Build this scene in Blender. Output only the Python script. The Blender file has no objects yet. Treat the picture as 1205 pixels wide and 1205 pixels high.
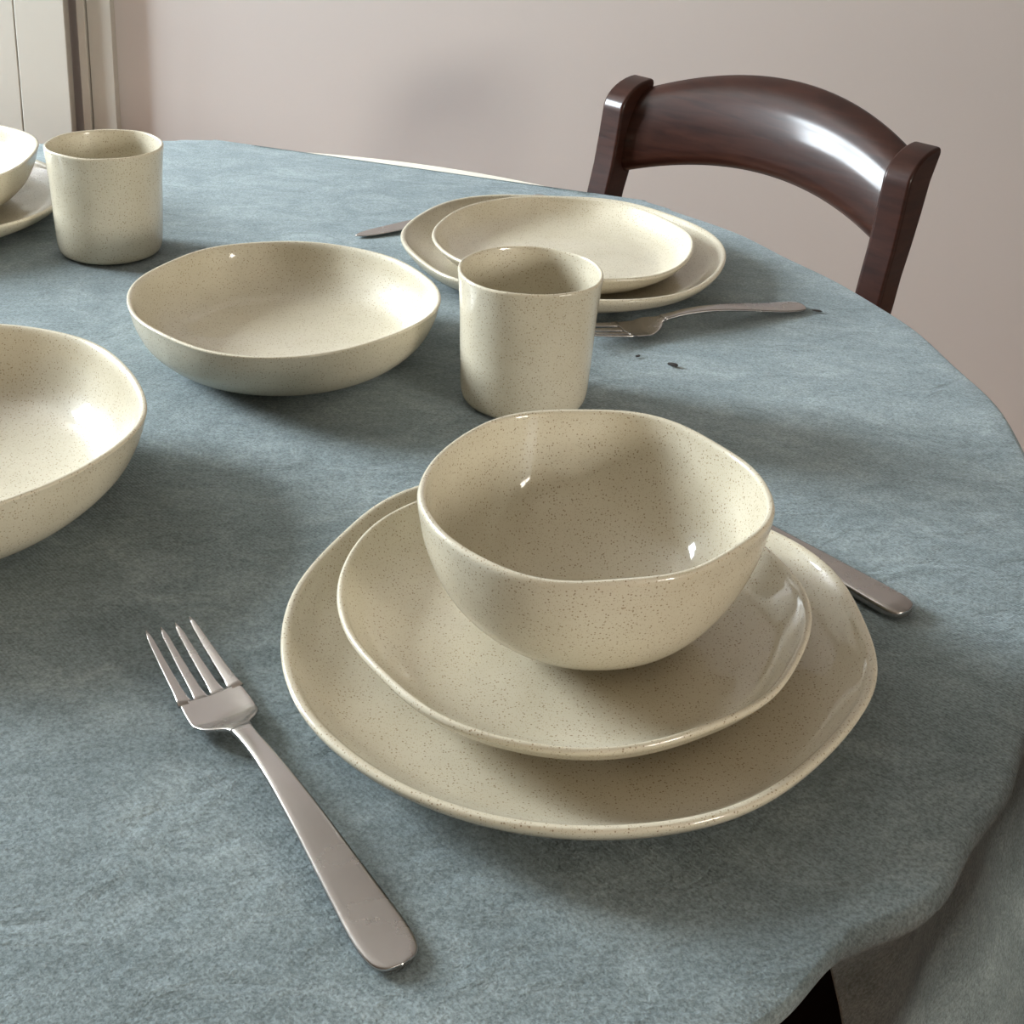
import bpy, bmesh, math, random
from mathutils import Vector, Matrix, noise
PI = math.pi
C = bpy.context.scene.collection
TZ = 0.75                      # height of the cloth surface on the table

# ------------------------------------------------------------------ helpers
def link(o, parent=None):
    C.objects.link(o)
    if parent: o.parent = parent
    return o
def tag(o, label=None, cat=None, group=None, kind=None):
    if label: o['label'] = label
    if cat: o['category'] = cat
    if group: o['group'] = group
    if kind: o['kind'] = kind
    return o
def empty(name, loc, rz=0):
    o = bpy.data.objects.new(name, None); o.empty_display_size = .02
    o.location = loc; o.rotation_euler = (0, 0, rz)
    return link(o)
def mesh_obj(name, verts, faces, mat, parent=None, smooth=True):
    me = bpy.data.meshes.new(name)
    me.from_pydata([tuple(v) for v in verts], [], faces); me.validate()
    bm = bmesh.new(); bm.from_mesh(me); bmesh.ops.recalc_face_normals(bm, faces=bm.faces); bm.to_mesh(me); bm.free()
    for p in me.polygons: p.use_smooth = smooth
    me.materials.append(mat)
    return link(bpy.data.objects.new(name, me), parent)
def box_data(x0, x1, y0, y1, z0, z1):
    v = [(x, y, z) for x in (x0, x1) for y in (y0, y1) for z in (z0, z1)]
    f = [(0,1,3,2),(4,6,7,5),(0,4,5,1),(2,3,7,6),(0,2,6,4),(1,5,7,3)]
    return v, f
def boxes(name, lst, mat, parent=None, bevel=0):
    V, F = [], []
    for b in lst:
        v, f = box_data(*b); n = len(V); V += v; F += [tuple(i+n for i in q) for q in f]
    o = mesh_obj(name, V, F, mat, parent, False)
    if bevel:
        m = o.modifiers.new('bevel', 'BEVEL'); m.width = bevel; m.segments = 2; m.limit_method = 'ANGLE'
    return o
def catmull(pts, n):
    out = []
    P = [pts[0]] + list(pts) + [pts[-1]]
    for i in range(1, len(P)-2):
        p0, p1, p2, p3 = P[i-1], P[i], P[i+1], P[i+2]
        for k in range(n):
            t = k/n
            out.append(tuple(.5*((2*b)+(-a+c)*t+(2*a-5*b+4*c-d)*t*t+(-a+3*b-3*c+d)*t**3) for a, b, c, d in zip(p0, p1, p2, p3)))
    out.append(tuple(pts[-1])); return out

# ------------------------------------------------------------------ materials
def new_mat(name):
    m = bpy.data.materials.new(name); m.use_nodes = True
    nt = m.node_tree; b = nt.nodes['Principled BSDF']
    return m, nt, b
def setp(b, **k):
    names = {'col':'Base Color','rough':'Roughness','metal':'Metallic','coat':'Coat Weight','coatr':'Coat Roughness',
             'sheen':'Sheen Weight','sheenr':'Sheen Roughness','sheent':'Sheen Tint','spec':'Specular IOR Level'}
    for a, v in k.items():
        if a in ('col','sheent') and len(v) == 3: v = (*v, 1)
        b.inputs[names[a]].default_value = v
def N(nt, t, **k):
    n = nt.nodes.new(t)
    for a, v in k.items():
        if a in n.inputs: n.inputs[a].default_value = v
        else: setattr(n, a, v)
    return n
def ramp(nt, src, stops):
    r = nt.nodes.new('ShaderNodeValToRGB'); e = r.color_ramp.elements
    e[0].position, e[0].color = stops[0][0], (*stops[0][1], 1)
    e[1].position, e[1].color = stops[-1][0], (*stops[-1][1], 1)
    for p, c in stops[1:-1]:
        q = e.new(p); q.color = (*c, 1)
    nt.links.new(src, r.inputs[0]); return r
def coords(nt, scale=(1,1,1), kind='Object', rot=(0,0,0)):
    tc = nt.nodes.new('ShaderNodeTexCoord'); mp = nt.nodes.new('ShaderNodeMapping')
    mp.inputs['Scale'].default_value = scale; mp.inputs['Rotation'].default_value = rot
    nt.links.new(tc.outputs[kind], mp.inputs[0]); return mp.outputs[0]
def mixc(nt, fac, a, b, mode='MIX'):
    m = nt.nodes.new('ShaderNodeMix'); m.data_type = 'RGBA'; m.blend_type = mode
    for s, v in ((0, fac), (6, a), (7, b)):
        if hasattr(v, 'links') or hasattr(v, 'is_linked'): nt.links.new(v, m.inputs[s])
        else: m.inputs[s].default_value = v if s == 0 else (*v, 1)
    return m.outputs[2]

def mat_stoneware():
    m, nt, b = new_mat('speckled_stoneware'); L = nt.links.new
    co = coords(nt)
    n1 = N(nt, 'ShaderNodeTexNoise', Scale=22.0, Detail=3.0); L(co, n1.inputs['Vector'])
    base = ramp(nt, n1.outputs[0], [(.3, (.515,.465,.35)), (.7, (.59,.54,.425))])
    col = base.outputs[0]
    for sc, lo, hi, dark, amt in ((600, .0, .16, (.20,.125,.06), .78), (1200, .0, .20, (.32,.23,.12), .6)):
        v = N(nt, 'ShaderNodeTexVoronoi', Scale=float(sc)); L(co, v.inputs['Vector'])
        # a cell carries a fleck only when its random value is high
        sep = nt.nodes.new('ShaderNodeSeparateColor'); L(v.outputs['Color'], sep.inputs[0])
        sel = N(nt, 'ShaderNodeMath', operation='GREATER_THAN'); L(sep.outputs[0], sel.inputs[0]); sel.inputs[1].default_value = .32
        rad = N(nt, 'ShaderNodeMapRange'); L(v.outputs['Distance'], rad.inputs[0])
        rad.inputs[1].default_value = hi; rad.inputs[2].default_value = hi+.13; rad.inputs[3].default_value = 1; rad.inputs[4].default_value = 0
        mu = N(nt, 'ShaderNodeMath', operation='MULTIPLY'); L(rad.outputs[0], mu.inputs[0]); L(sel.outputs[0], mu.inputs[1])
        mv = N(nt, 'ShaderNodeMath', operation='MULTIPLY'); L(mu.outputs[0], mv.inputs[0]); mv.inputs[1].default_value = amt
        col = mixc(nt, mv.outputs[0], col, dark)
    L(col, b.inputs['Base Color'])
    setp(b, rough=.42, spec=.22, coat=.75, coatr=.06)
    n2 = N(nt, 'ShaderNodeTexNoise', Scale=28.0, Detail=1.0); L(co, n2.inputs['Vector'])
    bp = N(nt, 'ShaderNodeBump', Strength=.7, Distance=.0016); L(n2.outputs[0], bp.inputs['Height']); L(bp.outputs[0], b.inputs['Normal'])
    L(bp.outputs[0], b.inputs['Coat Normal'])
    return m
def mat_cloth():
    m, nt, b = new_mat('velvety_blue_grey_cloth'); L = nt.links.new
    co = coords(nt); cs = coords(nt, (1, 1.5, 1), rot=(0, 0, math.radians(8)))
    nap = N(nt, 'ShaderNodeTexNoise', Scale=18.0, Detail=8.0, Roughness=.70, Distortion=.8); L(cs, nap.inputs['Vector'])
    big = N(nt, 'ShaderNodeTexNoise', Scale=3.5, Detail=2.0); L(co, big.inputs['Vector'])
    fib = N(nt, 'ShaderNodeTexNoise', Scale=620.0, Detail=3.0, Roughness=.7); L(co, fib.inputs['Vector'])
    c1 = ramp(nt, nap.outputs[0], [(.28, (.105,.130,.134)), (.5, (.172,.205,.209)), (.72, (.28,.322,.325))])
    c2 = mixc(nt, .30, c1.outputs[0], ramp(nt, big.outputs[0], [(.35, (.145,.180,.182)), (.65, (.215,.262,.266))]).outputs[0])
    c3 = mixc(nt, .75, c2, ramp(nt, fib.outputs[0], [(.36, (.30,.30,.30)), (.64, (.72,.72,.72))]).outputs[0], 'OVERLAY')
    L(c3, b.inputs['Base Color'])
    setp(b, rough=.9, spec=.15, sheen=.28, sheenr=.45, sheent=(.8,.92,1.0))
    # fine twill plus soft crumples
    tw = N(nt, 'ShaderNodeTexWave', Scale=260.0, Distortion=1.5, Detail=1.0); tw.bands_direction = 'DIAGONAL'; L(co, tw.inputs['Vector'])
    b0 = N(nt, 'ShaderNodeBump', Strength=.25, Distance=.0006); L(tw.outputs[1], b0.inputs['Height'])
    b1 = N(nt, 'ShaderNodeBump', Strength=.6, Distance=.0012); L(fib.outputs[0], b1.inputs['Height']); L(b0.outputs[0], b1.inputs['Normal'])
    cr = N(nt, 'ShaderNodeTexNoise', Scale=26.0, Detail=4.0, Roughness=.55, Distortion=1.2); L(cs, cr.inputs['Vector'])
    b2 = N(nt, 'ShaderNodeBump', Strength=.6, Distance=.004); L(cr.outputs[0], b2.inputs['Height']); L(b1.outputs[0], b2.inputs['Normal'])
    L(b2.outputs[0], b.inputs['Normal'])
    return m
def mat_steel():
    m, nt, b = new_mat('worn_stainless_steel'); L = nt.links.new
    setp(b, col=(.47,.44,.42), metal=1.0, rough=.25)
    n = N(nt, 'ShaderNodeTexNoise', Scale=60.0, Detail=5.0); L(coords(nt, (1, 1, 1)), n.inputs['Vector'])
    r = N(nt, 'ShaderNodeMapRange'); L(n.outputs[0], r.inputs[0]); r.inputs[3].default_value = .17; r.inputs[4].default_value = .34
    L(r.outputs[0], b.inputs['Roughness']); return m
def mat_wood():
    m, nt, b = new_mat('dark_mahogany_wood'); L = nt.links.new
    co = coords(nt, (3, 3, 22))
    n = N(nt, 'ShaderNodeTexNoise', Scale=6.0, Detail=5.0, Distortion=.6); L(co, n.inputs['Vector'])
    r = ramp(nt, n.outputs[0], [(.3, (.018,.006,.004)), (.7, (.038,.0125,.0075))]); L(r.outputs[0], b.inputs['Base Color'])
    setp(b, rough=.42, spec=.15, coat=.28, coatr=.13)
    bp = N(nt, 'ShaderNodeBump', Strength=.15, Distance=.001); L(n.outputs[0], bp.inputs['Height']); L(bp.outputs[0], b.inputs['Normal'])
    return m
def mat_paint(name, c, rough=.6, var=.03, bump=.15, scale=180.0):
    m, nt, b = new_mat(name); L = nt.links.new; co = coords(nt)
    n = N(nt, 'ShaderNodeTexNoise', Scale=2.2, Detail=3.0); L(co, n.inputs['Vector'])
    lo = tuple(x*(1-var) for x in c); hi = tuple(min(1, x*(1+var)) for x in c)
    L(ramp(nt, n.outputs[0], [(.3, lo), (.7, hi)]).outputs[0], b.inputs['Base Color'])
    f = N(nt, 'ShaderNodeTexNoise', Scale=scale, Detail=2.0); L(co, f.inputs['Vector'])
    bp = N(nt, 'ShaderNodeBump', Strength=bump, Distance=.001); L(f.outputs[0], bp.inputs['Height']); L(bp.outputs[0], b.inputs['Normal'])
    setp(b, rough=rough, spec=.3); return m
def mat_tiles():
    m, nt, b = new_mat('terracotta_tiles'); L = nt.links.new
    co = coords(nt, rot=(0, 0, math.radians(-18)))
    br = N(nt, 'ShaderNodeTexBrick', Scale=1.0); L(co, br.inputs['Vector'])
    br.inputs['Color1'].default_value = (.34,.135,.055,1); br.inputs['Color2'].default_value = (.26,.10,.045,1)
    br.inputs['Mortar'].default_value = (.42,.36,.29,1); br.inputs['Mortar Size'].default_value = .004
    br.inputs['Mortar Smooth'].default_value = .1; br.inputs['Brick Width'].default_value = .12; br.inputs['Row Height'].default_value = .058
    n = N(nt, 'ShaderNodeTexNoise', Scale=30.0, Detail=4.0); L(co, n.inputs['Vector'])
    L(mixc(nt, .4, br.outputs[0], ramp(nt, n.outputs[0], [(.3, (.35,.35,.35)), (.7, (.65,.65,.65))]).outputs[0], 'OVERLAY'), b.inputs['Base Color'])
    bp = N(nt, 'ShaderNodeBump', Strength=.6, Distance=.002, invert=True); L(br.outputs['Fac'], bp.inputs['Height']); L(bp.outputs[0], b.inputs['Normal'])
    setp(b, rough=.5); return m

M_STONE = mat_stoneware(); M_CLOTH = mat_cloth(); M_STEEL = mat_steel(); M_WOOD = mat_wood(); M_TILE = mat_tiles()
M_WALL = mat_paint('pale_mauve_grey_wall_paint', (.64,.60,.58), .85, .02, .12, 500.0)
M_TRIM = mat_paint('greyish_white_gloss_paint', (.53,.51,.455), .45, .02, .1)
M_CREAM = mat_paint('cream_laminate', (.78,.74,.63), .35, .02, .05)
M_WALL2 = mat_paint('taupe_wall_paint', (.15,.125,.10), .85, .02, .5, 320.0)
M_CEIL = mat_paint('beige_ceiling_paint', (.40,.37,.33), .9, .01, .2)
M_RUSH = mat_paint('woven_rush', (.40,.27,.12), .8, .15, .6, 90.0)
M_SPECK = mat_paint('dark_crumb', (.035,.03,.028), .8, .1, .2)

# ------------------------------------------------------------------ room
YW, XL, XR, YF, ZC = 1.97, -2.3, 2.3, -2.4, 2.6
def struct(name, lst, mat, bevel=0, parent=None):
    o = boxes(name, lst, mat, parent, bevel)
    if parent is None: o['kind'] = 'structure'
    return o
struct('floor', [(XL-.12, XR+.12, YF-.12, YW+.12, -.1, 0)], M_TILE)
struct('ceiling', [(XL-.12, XR+.12, YF-.12, YW+.12, ZC, ZC+.1)], M_CEIL)
struct('wall_back', [(XL-.12, XR+.12, YW, YW+.12, 0, ZC)], M_WALL)
# left wall with a window opening, front wall with a window opening
LW = (1.12, 1.90, 1.22, 2.30)     # y0 y1 z0 z1
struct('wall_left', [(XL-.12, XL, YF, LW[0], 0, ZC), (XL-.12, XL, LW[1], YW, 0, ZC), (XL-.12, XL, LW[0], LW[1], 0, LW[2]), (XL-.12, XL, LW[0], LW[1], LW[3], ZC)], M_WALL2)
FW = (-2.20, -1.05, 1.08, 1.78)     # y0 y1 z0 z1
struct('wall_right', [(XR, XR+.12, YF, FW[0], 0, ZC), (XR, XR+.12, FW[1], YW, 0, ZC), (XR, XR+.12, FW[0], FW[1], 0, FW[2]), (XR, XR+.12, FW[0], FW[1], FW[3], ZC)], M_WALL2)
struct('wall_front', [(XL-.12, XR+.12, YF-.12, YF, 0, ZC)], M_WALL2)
ym = (LW[0]+LW[1])/2; zm = (LW[2]+LW[3])/2; x0, x1 = XL-.09, XL-.05
struct('window_1', [(x0,x1,LW[0],LW[0]+.04,LW[2],LW[3]), (x0,x1,LW[1]-.04,LW[1],LW[2],LW[3]), (x0,x1,LW[0],LW[1],LW[2],LW[2]+.04), (x0,x1,LW[0],LW[1],LW[3]-.04,LW[3]),
                    (x0,x1,ym-.02,ym+.02,LW[2],LW[3]), (x0,x1,LW[0],LW[1],zm+.12,zm+.145)], M_TRIM)
y2 = (FW[0]+FW[1])/2; x0, x1 = XR+.05, XR+.09
struct('window_2', [(x0,x1,FW[0],FW[0]+.05,FW[2],FW[3]), (x0,x1,FW[1]-.05,FW[1],FW[2],FW[3]), (x0,x1,FW[0],FW[1],FW[2],FW[2]+.05), (x0,x1,FW[0],FW[1],FW[3]-.05,FW[3]), (x0,x1,y2-.025,y2+.025,FW[2],FW[3])], M_TRIM)
struct('baseboard_back', [(-.55, XR, YW-.014, YW, 0, .065)], M_TRIM, .004)
struct('baseboard_right', [(XR-.014, XR, YF, YW-.02, 0, .065)], M_TRIM, .004)
# built-in door standing proud of the wall, with a stepped frame beside it
def planks(x_edge, x_left, yf, yb, w):
    L, x = [], x_edge
    while x > x_left:
        L.append((max(x-w+.0011, x_left), x, yf, yb, .02, 2.2)); x -= w
    L.append((x_left, x_edge-.002, yf+.004, yb, .02, 2.2)); return L
struct('door_1', planks(-.6632, -1.44, 1.93, 1.950, .073), M_TRIM, .0012)
struct('trim_1', [(-.6500, -.6385, 1.943, YW, 0, 2.3), (-.6372, -.6025, 1.950, YW, 0, 2.3), (-.6387, -.6370, 1.955, YW, 0, 2.3), (-1.46, -.6505, 1.952, YW, 2.2, 2.3)], M_TRIM, .0015)
struct('trim_2', [(-1.46, -.6505, 1.9635, YW, 0, 2.2)], mat_paint('shadow_gap_paint', (.60,.545,.52), .7, .02, .1))

# ------------------------------------------------------------------ round table and tablecloth
CX, CY, R = -.27, .82, .593
table = tag(empty('round_table', (CX, CY, 0)), 'round table with a cream top almost hidden under a blue-grey cloth', 'table')
def disc(name, r, z0, z1, mat, parent, bev=.004, n=160):
    prof = [(0, z0), (r-bev, z0), (r, z0+bev), (r, z1-bev), (r-bev*.3, z1-bev*.3), (r-bev, z1), (0, z1)]
    V, F = [], []
    for (a, z) in prof[1:-1]:
        for k in range(n): V.append((a*math.cos(2*PI*k/n), a*math.sin(2*PI*k/n), z))
    m = len(prof)-2
    for i in range(m-1):
        for k in range(n): F.append((i*n+k, i*n+(k+1) % n, (i+1)*n+(k+1) % n, (i+1)*n+k))
    F.append(tuple(reversed(range(n)))); F.append(tuple((m-1)*n+k for k in range(n)))
    return mesh_obj(name, V, F, mat, parent, False)
disc('tabletop', R, TZ-.025, TZ-.0042, M_CREAM, table)
disc('apron', R-.09, TZ-.10, TZ-.025, M_WOOD, table, .002, 96)
disc('pedestal', .055, .06, TZ-.10, M_WOOD, table, .004, 48)
for k in range(4):
    a = PI/4+k*PI/2
    lg = boxes('leg', [(0.03, .36, -.03, .03, 0, .06)], M_WOOD, table, .01); lg.rotation_euler = (0, 0, a)

def smooth(a, b, x):
    t = max(0, min(1, (x-a)/(b-a))); return t*t*(3-2*t)
def drop(d):          # length of the cloth hanging below the edge at compass angle d (degrees)
    if d > 180: d -= 360
    if 46 < d < 100: return 0
    if 0 <= d <= 46: return .045+(.27-.045)*(1-smooth(36, 46, d))
    if d >= 100: return .045+.25*smooth(100, 112, d)
    if d > -16: return .27
    if d > -49: return .006+.264*smooth(-48.3, -40.5, d)
    return .006+.27*smooth(70, 84, -d)
def cut(d):           # how far the cloth reaches before its straight hem at the far side
    c = math.cos(math.radians(d-73)); return .560/c if c > .5 else 9
NT, V, F = 720, [], []
rings = [0.02, .06, .12, .18, .24, .3, .36, .41, .46, .5, .53, .555, .575, .59]
nd = 30
def dd_(th):
    d = math.degrees(th); return d-360 if d > 180 else d
def wob(th):          # small in-and-out of the table edge under the cloth
    bay = smooth(-75, -55, dd_(th))*(1-smooth(-25, -12, dd_(th)))
    return bay*(.0018*(math.sin(26*th+1.4)+.8)+.0022*math.sin(47*th))+.0022*math.sin(9*th+.6)+.0016*math.sin(17*th+2)+.0010*math.sin(31*th)
V.append((0, 0, 0))
for j in range(len(rings)+6+nd):
    for k in range(NT):
        th = 2*PI*k/NT; d = math.degrees(th); dd = d-360 if d > 180 else d
        D = drop(d); cu = cut(d); RE = R+.015+wob(th)
        if j < len(rings): r = rings[j]; z = 0
        elif j < len(rings)+6:
            a = (j-len(rings)+1)/6*PI/2; rr = .007 if D > .01 else .003
            r = RE-rr+rr*math.sin(a); z = -rr*(1-math.cos(a))
        else:
            t = (j-len(rings)-5)/nd; q = t*D
            fl = smooth(.02, .17, q)
            amp = .020*fl
            ph = math.radians(dd+33)*17
            r = RE-.010*smooth(0, .018, q)+(.012+.020*smooth(-38, -24, dd)*(1-smooth(5, 25, dd)))*fl+.015*q+amp*(math.cos(ph)*.8+.35*math.cos(ph*.53+1.1)); z = -.007-q
            if D <= .01: r = RE; z = -.003-.004*t
        r0 = r
        if r > cu-.0015:
            r = cu-.0015*(1-t if False else 0); z = 0 if j < len(rings)+6 else -.0018*min(1, (j-len(rings)-5)/nd*4)
        # gentle lie of the fabric
        if z == 0 and j < len(rings):
            p = Vector((r*math.cos(th)*5, r*math.sin(th)*9, 3.3)); z = -.0006+.0012*(noise.noise(p)*.5)
        V.append((r*math.cos(th), r*math.sin(th), z))
n_r = len(rings)+6+nd
for k in range(NT): F.append((0, 1+k, 1+(k+1) % NT))
for j in range(n_r-1):
    for k in range(NT):
        a = 1+j*NT; b_ = a+NT; F.append((a+k, b_+k, b_+(k+1) % NT, a+(k+1) % NT))
cloth = mesh_obj('tablecloth', V, F, M_CLOTH); cloth.location = (CX, CY, TZ-.0003)
sm = cloth.modifiers.new('thickness', 'SOLIDIFY'); sm.thickness = .0016; sm.offset = -1
tag(cloth, 'blue-grey velvety tablecloth covering the round table, hanging in dark folds at right', 'tablecloth')

# ------------------------------------------------------------------ stoneware
def dish(name, cx, cy, z, prof, harm, Rr, seed, rim_wave=.0004, rz=0, tilt=(0, 0)):
    """Thrown shape: closed profile turned about the axis, its outline pulled out of round towards the rim."""
    P = catmull(prof, 5); n = 180; V, F = [], []
    P = [p for p in P]
    zr = max(p[1] for p in P)
    for (r, zz) in P:
        r = max(r, 0)
        w = smooth(.35*Rr, Rr, r) * smooth(-.2*zr, zr, zz) if name != 'mug' else smooth(0, 1, .15+.85*zz/zr)
        for k in range(n):
            th = 2*PI*k/n; h = 0
            for i in range(0, len(harm), 2):
                m = i//2+2; h += harm[i]*math.cos(m*th)+harm[i+1]*math.sin(m*th)
            dent = .35*noise.noise(Vector((math.cos(th)*1.6+seed*7, math.sin(th)*1.6, zz*28+seed)))*.02*(.3 if name == 'mug' else .6)
            kink = (.011 if name != 'mug' else .004)*noise.noise(Vector((math.cos(th)*2.4+seed*3, math.sin(th)*2.4, seed)))
            q = r*(1+(h+kink)*w+dent*smooth(0, .5*Rr, r)*(1 if zz > .0012 else 0))
            dz = rim_wave*w*(math.sin(3*th+seed)+.7*math.sin(5*th+2.3*seed)+.5*math.sin(8*th+seed*1.7))
            V.append((q*math.cos(th), q*math.sin(th), zz+dz))
    m = len(P)
    for i in range(m-1):
        for k in range(n): F.append((i*n+k, i*n+(k+1) % n, (i+1)*n+(k+1) % n, (i+1)*n+k))
    o = mesh_obj(name, V, F, M_STONE)
    bm = bmesh.new(); bm.from_mesh(o.data); bmesh.ops.remove_doubles(bm, verts=bm.verts, dist=1e-5)
    bmesh.ops.recalc_face_normals(bm, faces=bm.faces); bm.to_mesh(o.data); bm.free()
    o.location = (cx, cy, TZ+z); o.rotation_euler = (0, 0, rz); return o
def plate_prof(R, h, lip=0):
    s = R/.1375
    return [(0,.0032),(.078*s,.0030),(.084*s,.0004),(.090*s,.0002),(.095*s,.0022),(.112*s,h*(.13+.12*lip)),(.1275*s,h*(.42+.15*lip)),(.1348*s,h*(.72+.09*lip)),(.1373*s,h*(.90+.02*lip)),(.1368*s,h*.985),(.1352*s,h),
            (.1333*s,h*.96),(.1300*s,h*.80),(.121*s,h*.50),(.110*s,h*.34),(.095*s,.0064),(.06*s,.0062),(0,.0062)]
def bowl_prof():
    return [(0,.003),(.026,.003),(.0285,.0004),(.0305,.0002),(.0335,.0022),(.0455,.0080),(.0592,.0190),(.0697,.0335),(.0768,.052),(.0795,.066),(.0803,.0725),(.0797,.0748),(.0785,.0754),
            (.0768,.0742),(.0758,.068),(.0728,.054),(.0660,.0365),(.0562,.0232),(.0435,.0135),(.030,.0085),(.015,.0078),(0,.0076)]
def low_prof(R=.1073, h=.046):
    s = R/.1073; v = h/.046
    return [(0,.003),(.058*s,.003),(.062*s,.0004),(.066*s,.0002),(.071*s,.002),(.084*s,.0075*v),(.0965*s,.0190*v),(.1035*s,.0325*v),(.1065*s,.0435*v),(.1070*s,.0455*v),(.1062*s,.0464*v),
            (.1045*s,.0460*v),(.1025*s,.0425*v),(.0990*s,.0315*v),(.0910*s,.0190*v),(.078*s,.0108*v),(.05*s,.0075),(0,.0068)]
def mug_prof():
    P = [(0,.003),(.032,.003),(.0345,.0005),(.0375,.0002),(.0410,.0024),(.0428,.0080),(.0436,.018),(.0446,.036),(.0455,.058),(.0470,.076),(.0478,.0835),(.0477,.0855),(.0467,.0863),
            (.0455,.0853),(.0447,.080),(.0430,.060),(.0418,.036),(.0406,.016),(.037,.0085),(.026,.0058),(0,.0052)]
    return [(r*.983, z*1.063) for r, z in P]
H = {
'big': [-.016,.0127,.0142,-.0044,.0085,.0046,.0043,.0043,-.0061,.0066,-.007,-.0052,0,-.0067],
'side': [-.0001,.0046,.0077,.0048,.0068,-.0058,-.0026,.0015,-.0006,.0021,.0047,-.0022,.0012,.0034],
'bowl': [-.002,.0332,.0163,-.0057,.0005,-.0045,.004,-.0054,.0064,.0019,-.002,.0003,-.0035,-.0022],
'mug': [.0101,.0066,.0052,-.0046,-.0084,-.0091,-.003,.0032,-.0037,.0027],
'low': [-.0175,-.0061,.0089,.0073,.0115,.006,.0044,-.0067,-.0015,.002,-.0023,.0011],
'lowL': [.001,-.0046,-.0021,-.0004,.0028,.0006,.0064,.0027,.0051,.0007,.0037,-.0027,-.0025,.0022],
'bigB': [.0032,-.0142,-.0067,.0029,-.0055,.0011,.0067,.0019,.0064,.0054,-.007,.0019],
'sideB': [-.0006,.0184,-.0021,-.0136,-.0078,-.0078,.0011,.001,.0046,.0079,.0015,.0045],
'mugB': [.0041,-.0103,-.008,-.0016,-.0056,-.0007,.0053,-.0047],
}
E_ = 2e-4
tag(dish('dinner_plate', .0376, .5335, E_, plate_prof(.1385, .0235), H['big'], .1385, 1.3), 'large speckled cream stoneware plate at the bottom of the nearest place setting', 'plate')
tag(dish('side_plate', .0350, .5365, .0066, plate_prof(.1097, .0280, 1), H['side'], .1097, 2.1), 'medium speckled cream plate under the deep bowl, resting on the nearest large plate', 'plate')
tag(dish('bowl', .0419, .5395, .0133, bowl_prof(), H['bowl'], .0803, 3.7), 'deep speckled cream bowl stacked on top of the two nearest plates', 'bowl')
tag(dish('pasta_bowl', -.1571, .8644, E_, low_prof(), H['low'], .1073, 4.4), 'shallow speckled cream bowl standing alone on the cloth between the two cups', 'bowl')
tag(dish('pasta_bowl', -.3187, .6404, E_, low_prof(.1226, .055), H['lowL'], .1226, 5.2), 'wide shallow cream bowl cut by the left edge, standing directly on the cloth', 'bowl')
tag(dish('dinner_plate', .0414, 1.0750, E_, plate_prof(.1365, .0235), H['bigB'], .1365, 6.9), 'large cream plate at the bottom of the stack in front of the chair', 'plate')
tag(dish('side_plate', .0401, 1.0650, .0066, plate_prof(.1095, .0260, 1), H['sideB'], .1095, 7.4), 'medium cream plate on top of the large plate in front of the chair', 'plate')
tag(dish('dinner_plate', -.549, 1.110, E_, plate_prof(.150, .0240), H['bigB'], .150, 8.8, rz=1.), 'large cream plate under the shallow bowl at the far left edge', 'plate')
tag(dish('pasta_bowl', -.551, 1.117, .0066, low_prof(.1290, .050), H['lowL'], .1290, 9.3, rz=.6), 'shallow cream bowl with a bright glossy inside, on a plate at the far left', 'bowl')
tag(dish('mug', .0108, .8132, E_, mug_prof(), H['mug'], .0472, 1.9, .0002), 'handleless cream stoneware cup in the middle, behind the deep bowl', 'cup')
tag(dish('mug', -.3376, 1.0566, E_, mug_prof(), H['mugB'], .0472, 3.1, .0002), 'handleless cream stoneware cup at the back left, beside the far left plate', 'cup')

# ------------------------------------------------------------------ cutlery
def loft(name, secs, parent, mat=M_STEEL, nseg=16, cref=None):
    """secs: (s, centre_y, centre_z, half_width, half_thickness, dish) ; rounded cross-sections along x."""
    V, F = [], []
    for (s, cy, cz, hw, ht, cup) in secs:
        for k in range(nseg):
            a = 2*PI*k/nseg; ca, sa = math.cos(a), math.sin(a)
            e = .45
            y = hw*math.copysign(abs(ca)**e, ca); z = ht*math.copysign(abs(sa)**.5, sa)
            z += cup*(y/hw)**2 if cref is None else cup*((cy+y)/cref)**2
            V.append((s, cy+y, cz+z))
    m = len(secs)
    for i in range(m-1):
        for k in range(nseg): F.append((i*nseg+k, i*nseg+(k+1) % nseg, (i+1)*nseg+(k+1) % nseg, (i+1)*nseg+k))
    F.append(tuple(reversed(range(nseg)))); F.append(tuple((m-1)*nseg+k for k in range(nseg)))
    return mesh_obj(name, V, F, mat, parent)
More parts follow.
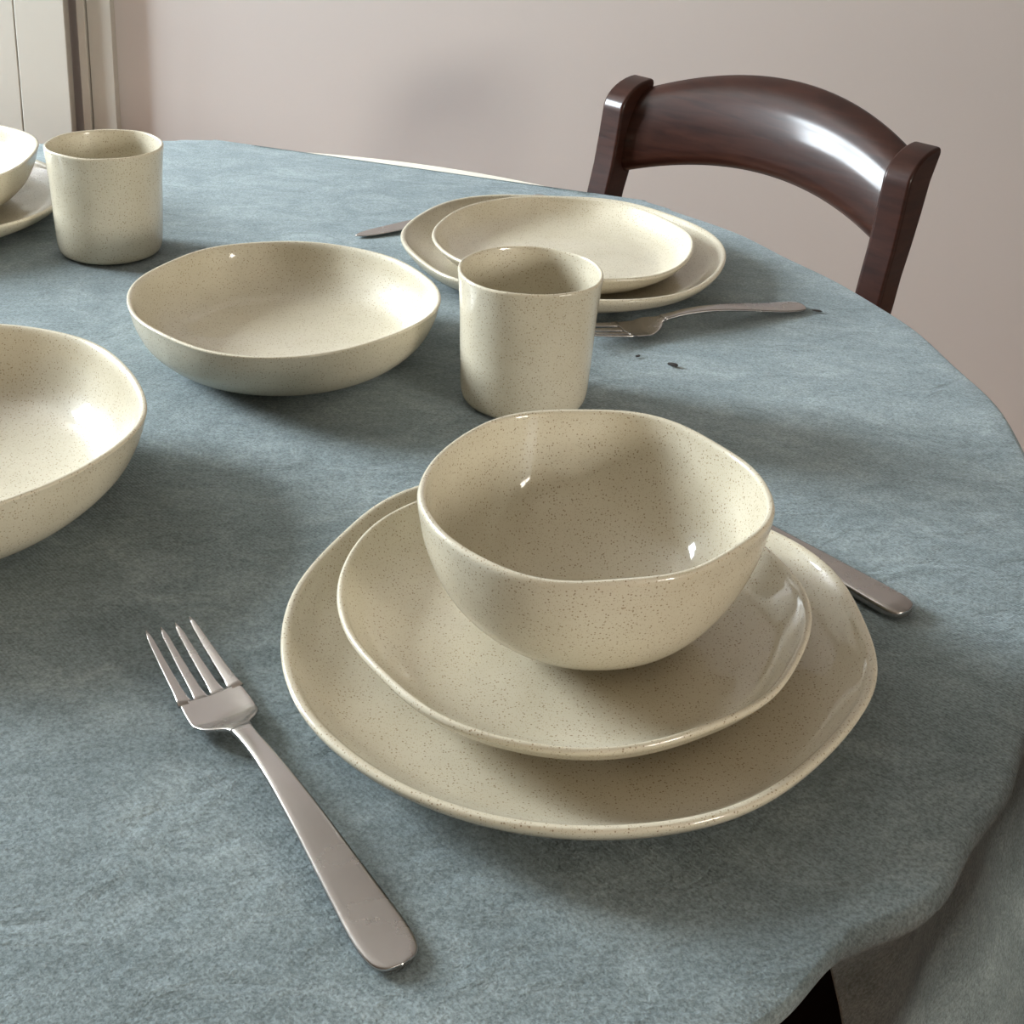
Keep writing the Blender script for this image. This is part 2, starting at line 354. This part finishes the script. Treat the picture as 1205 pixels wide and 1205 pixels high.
def fork(loc, rz, label):
    root = tag(empty('fork', loc, rz), label, 'fork', None)
    # handle: x runs from the rounded end (0) to the neck (.140)
    hw = [(0,.0005),(.0008,.0045),(.0022,.0068),(.005,.0087),(.010,.0098),(.018,.0101),(.03,.0095),(.05,.0082),(.075,.0066),(.10,.0051),(.12,.0042),(.132,.0040),(.140,.0044)]
    def hz(s): return .0016+.0100*smooth(0, .105, s)-.0022*smooth(.115, .145, s)
    hd = loft('handle', [(s, 0, hz(s), w, .0013 if s < .1 else .0015, 0) for s, w in catmull(hw, 3)], root)
    # head: solid part from the neck to the root of the tines
    def z2(s):    # dips from the neck, then rises to the tips
        if s < .158: return .0094-.0072*smooth(.138, .160, s)
        return .0022+.0090*((s-.158)/.066)**1.6
    hs = [(.137,.0042),(.141,.0046),(.144,.0064),(.147,.0096),(.151,.0124),(.156,.0138),(.163,.0141),(.170,.0138),(.1745,.0136)]
    head = loft('head', [(s, 0, z2(s), w, .0009 if s > .15 else .0011, .0018*smooth(.143, .155, s)) for s, w in catmull(hs, 3)], root, nseg=24)
    for i in range(4):
        yc = (i-1.5)*.0075
        ts = []
        for k in range(15):
            s = .1725+k/14*.0515; t = k/14
            w = .0027*(1-t)+.0012*t
            if t > .9: w *= 1-.7*(t-.9)/.1
            y = yc*(1-.10*t)
            if t < .15: w += .0007*(1-t/.15)
            ts.append((s, y, z2(s), w, .00088-.0002*t, .0018))
        loft('tine', ts, head, nseg=12, cref=.0137)
    root.scale = (.962, 1.04, 1)
    return root
def knife(loc, rz, label):
    root = tag(empty('table_knife', loc, rz), label, 'knife')
    hw = [(0,.0008),(.0010,.0052),(.003,.0078),(.007,.0092),(.013,.0096),(.03,.0092),(.06,.0080),(.09,.0068),(.112,.0060)]
    loft('handle', [(s, 0, .0036+.0006*smooth(0,.1,s), w, .0032*min(1, .55+s*60), 0) for s, w in catmull(hw, 3)], root)
    bw = [(.110,.0060),(.116,.0068),(.125,.0080),(.15,.0088),(.18,.0088),(.200,.0078),(.213,.0050),(.220,.0010)]
    loft('blade', [(s, .0012*smooth(.11,.13,s), .0042-.0030*smooth(.11,.22,s), w, .0010-.0004*smooth(.11,.2,s), 0) for s, w in catmull(bw, 3)], root)
    return root
def aim(a, b): return math.atan2(b[1]-a[1], b[0]-a[0])
a, b = (-.0255, .3485), (-.1525, .5245)
fork((*a, TZ+E_), aim(a, b), 'steel fork lying alone in front, left of the nearest stack of plates')
a, b = (.2335, 1.0100), (.055, .915)
fork((*a, TZ+E_), aim(a, b), 'steel fork behind the middle cup, pointing away from the chair')
knife((.2085, .5785, TZ+E_), math.atan2(.754, -.657), 'steel knife at the right of the nearest plates, only its handle showing')
k2 = knife((.030, 1.262, TZ+E_), 0, 'steel knife behind the far plates, its tip showing to their left')
k2.rotation_euler = (0, 0, aim((.030, 1.262), (-.140, 1.1265)))

# crumbs / lint on the cloth
for i, (x, y, s, e, lab) in enumerate([(.1175, .8800, .0022, 2.0, 'dark crumb on the cloth below the neck of the far fork'),
                                 (.0930, .8930, .0014, 1.6, 'small dark crumb on the cloth under the tines of the far fork'),
                                 (.1670, 1.0880, .0018, 3.2, 'dark thread on the cloth at the right rim of the far plates'),
                                 (.2440, 1.0030, .0018, 2.4, 'dark crumb on the cloth at the handle end of the far fork')]):
    bm = bmesh.new(); bmesh.ops.create_icosphere(bm, subdivisions=2, radius=1)
    for v in bm.verts:
        nn = 1+.3*noise.noise(v.co*1.7+Vector((i*5, 0, 0)))
        v.co = Vector((v.co.x*s*e*nn, v.co.y*s*nn, (v.co.z+.9)*s*.5*nn))
    me = bpy.data.meshes.new('crumb'); bm.to_mesh(me); bm.free(); me.materials.append(M_SPECK)
    o = link(bpy.data.objects.new('crumb', me)); o.location = (x, y, TZ); o.rotation_euler = (0, 0, i*1.1-.4)
    tag(o, lab, 'crumb')

# ------------------------------------------------------------------ chair
ANG = math.radians(-43.6)
chair = tag(empty('dining_chair', (.262, 1.449, 0), ANG), 'dark mahogany chair with a curved top rail, pulled up beyond the table', 'chair')
# local: x along the back (left to right), y backwards, z up
def backy(z):
    pts = [(0, .02), (.25, -.045), (.45, -.088), (.60, -.052), (.66, -.036), (.74, -.016), (.82, -.001)]
    for (z0, y0), (z1, y1) in zip(pts, pts[1:]):
        if z <= z1:
            t = (z-z0)/(z1-z0); return y0+(y1-y0)*(t*.6+.4*t*t*(3-2*t))
    return pts[-1][1]
ZT = .810
def post(sx):
    V, F = [], []
    # side profile (y,z) extruded across the width, front edge rounding over at the top
    fr, bk = [], []
    for i in range(25):
        z = i/24*(ZT-.035); d = .034+.012*smooth(.66, .80, z)
        fr.append((backy(z)-d*.5, z)); bk.append((backy(z)+d*.5, z))
    f0 = fr[-1]; b0 = bk[-1]
    top = []
    for i in range(1, 10):
        a = i/9*PI/2
        top.append((f0[0]+(b0[0]+.011-f0[0])*(1-math.cos(a)), f0[1]+(ZT-f0[1])*math.sin(a)))
    top.append((b0[0]+.0130, ZT-.007))
    prof = fr+top+list(reversed(bk))
    hw = .0155; n = len(prof)
    for x in (-hw, hw):
        for (y, z) in prof: V.append((sx+x, y, z))
    F.append(tuple(range(n))); F.append(tuple(reversed(range(n, 2*n))))
    for i in range(n): F.append((i, (i+1) % n, n+(i+1) % n, n+i))
    o = mesh_obj('back_post', V, F, M_WOOD, chair, True)
    m = o.modifiers.new('bevel', 'BEVEL'); m.width = .007; m.segments = 4; m.limit_method = 'ANGLE'; m.angle_limit = math.radians(40)
    m2 = o.modifiers.new('wn', 'WEIGHTED_NORMAL')
    return o
W2 = .1865
post(-W2); post(W2)
def rail(z_lo, z_hi, arch_lo, arch_hi, bow, th, name='top_rail'):
    V, F, n, m = [], [], 40, 16
    ry = lambda t: backy(z_lo)+.004+(z_hi-z_lo)*(.05*t+.30*t**3)
    for i in range(n+1):
        x = -W2+.008+(2*W2-.016)*i/n; u = (x/W2); g = 1-u*u
        lo = z_lo+arch_lo*g; hi = z_hi+arch_hi*g
        sec = []
        for j in range(m+1):            # front face then back face, edges rounded
            t = j/m; z = lo+(hi-lo)*t; e = .5*th*(.2+.8*min(1, min(t, 1-t)*9)**.5)
            sec.append((ry(t)+bow*g-e, z))
        for j in range(m, -1, -1):
            t = j/m; z = lo+(hi-lo)*t; e = .5*th*(.2+.8*min(1, min(t, 1-t)*9)**.5)
            sec.append((ry(t)+bow*g+e, z))
        for (y, z) in sec: V.append((x, y, z))
    k = 2*(m+1)
    for i in range(n):
        for j in range(k): F.append((i*k+j, i*k+(j+1) % k, (i+1)*k+(j+1) % k, (i+1)*k+j))
    F.append(tuple(range(k))); F.append(tuple(n*k+j for j in reversed(range(k))))
    return mesh_obj(name, V, F, M_WOOD, chair, True)
rail(.698, .794, .036, .042, .042, .021)
rail(.520, .622, .0, .0, .02, .016, 'lower_rail')
boxes('seat', [(-.19, .19, -.48, -.085, .43, .455)], M_WOOD, chair, .01)
boxes('seat_frame', [(-.205,.205,-.50,-.46,.425,.46), (-.205,-.165,-.47,-.09,.425,.46), (.165,.205,-.47,-.09,.425,.46), (-.19,.19,-.10,-.07,.425,.46)], M_WOOD, chair, .004)
for sx in (-1, 1):
    boxes('front_leg', [(sx*.185-.018, sx*.185+.018, -.50, -.464, 0, .44)], M_WOOD, chair, .004)
    boxes('stretcher', [(sx*.185-.009, sx*.185+.009, -.47, -.02, .16, .185)], M_WOOD, chair, .003)
boxes('stretcher', [(-.18, .18, -.492, -.474, .22, .245)], M_WOOD, chair, .003)

def copy_tree(o, parent=None):
    c = o.copy(); C.objects.link(c); c.parent = parent
    for ch in [q for q in o.children]: copy_tree(ch, c)
    return c
ch2 = copy_tree(chair)  # second chair, mostly unseen, added partly to shade the hanging cloth
ch2.location = (CX+.83*math.cos(math.radians(-34)), CY+.83*math.sin(math.radians(-34)), 0); ch2.rotation_euler = (0, 0, math.radians(-124))
ch2['label'] = 'dark reddish wooden chair tucked under the near right side of the table, mostly out of view and added partly to shade the cloth'
chair['group'] = ch2['group'] = 'dark mahogany chairs around the table'

# ------------------------------------------------------------------ light
def area(name, loc, target, sx, sy, power, col):
    l = bpy.data.lights.new(name, 'AREA'); l.shape = 'RECTANGLE'; l.size = sx; l.size_y = sy; l.energy = power; l.color = col
    o = link(bpy.data.objects.new(name, l)); o.location = loc
    o.rotation_euler = (Vector(target)-Vector(loc)).to_track_quat('-Z', 'Y').to_euler(); return o
area('daylight_left_window', (XL-.12, ym, zm), (XL+1, ym, zm), LW[1]-LW[0], LW[3]-LW[2], 255, (.85,.94,1.0))
area('daylight_right_window', (XR+.12, y2, (FW[2]+FW[3])/2), (XR-1, y2, (FW[2]+FW[3])/2), FW[1]-FW[0], FW[3]-FW[2], 118, (1.0,.94,.83))
w = bpy.data.worlds.new('sky'); bpy.context.scene.world = w; w.use_nodes = True
w.node_tree.nodes['Background'].inputs[0].default_value = (.65,.8,1,1); w.node_tree.nodes['Background'].inputs[1].default_value = 1.0

# ------------------------------------------------------------------ camera
cam = bpy.data.cameras.new('camera'); co = link(bpy.data.objects.new('camera', cam))
p, r = math.radians(21.54), math.radians(3.10)
fwd = Vector((0, math.cos(p), -math.sin(p))); up0 = Vector((0, math.sin(p), math.cos(p))); rt0 = Vector((1, 0, 0))
rt = rt0*math.cos(r)+up0*math.sin(r); up = -rt0*math.sin(r)+up0*math.cos(r)
co.matrix_world = Matrix(((rt.x, up.x, -fwd.x, 0), (rt.y, up.y, -fwd.y, 0), (rt.z, up.z, -fwd.z, TZ+.388), (0, 0, 0, 1)))
cam.sensor_width = 36; cam.lens = 36*1581/1205; cam.shift_y = -(602.5-358)/1205; cam.clip_start = .02
sc = bpy.context.scene; sc.camera = co
sc.view_settings.view_transform = 'Standard'; sc.view_settings.look = 'None'; sc.view_settings.exposure = 0; sc.view_settings.gamma = 1
sc.cycles.use_denoising = True; sc.cycles.max_bounces = 8; sc.cycles.diffuse_bounces = 5
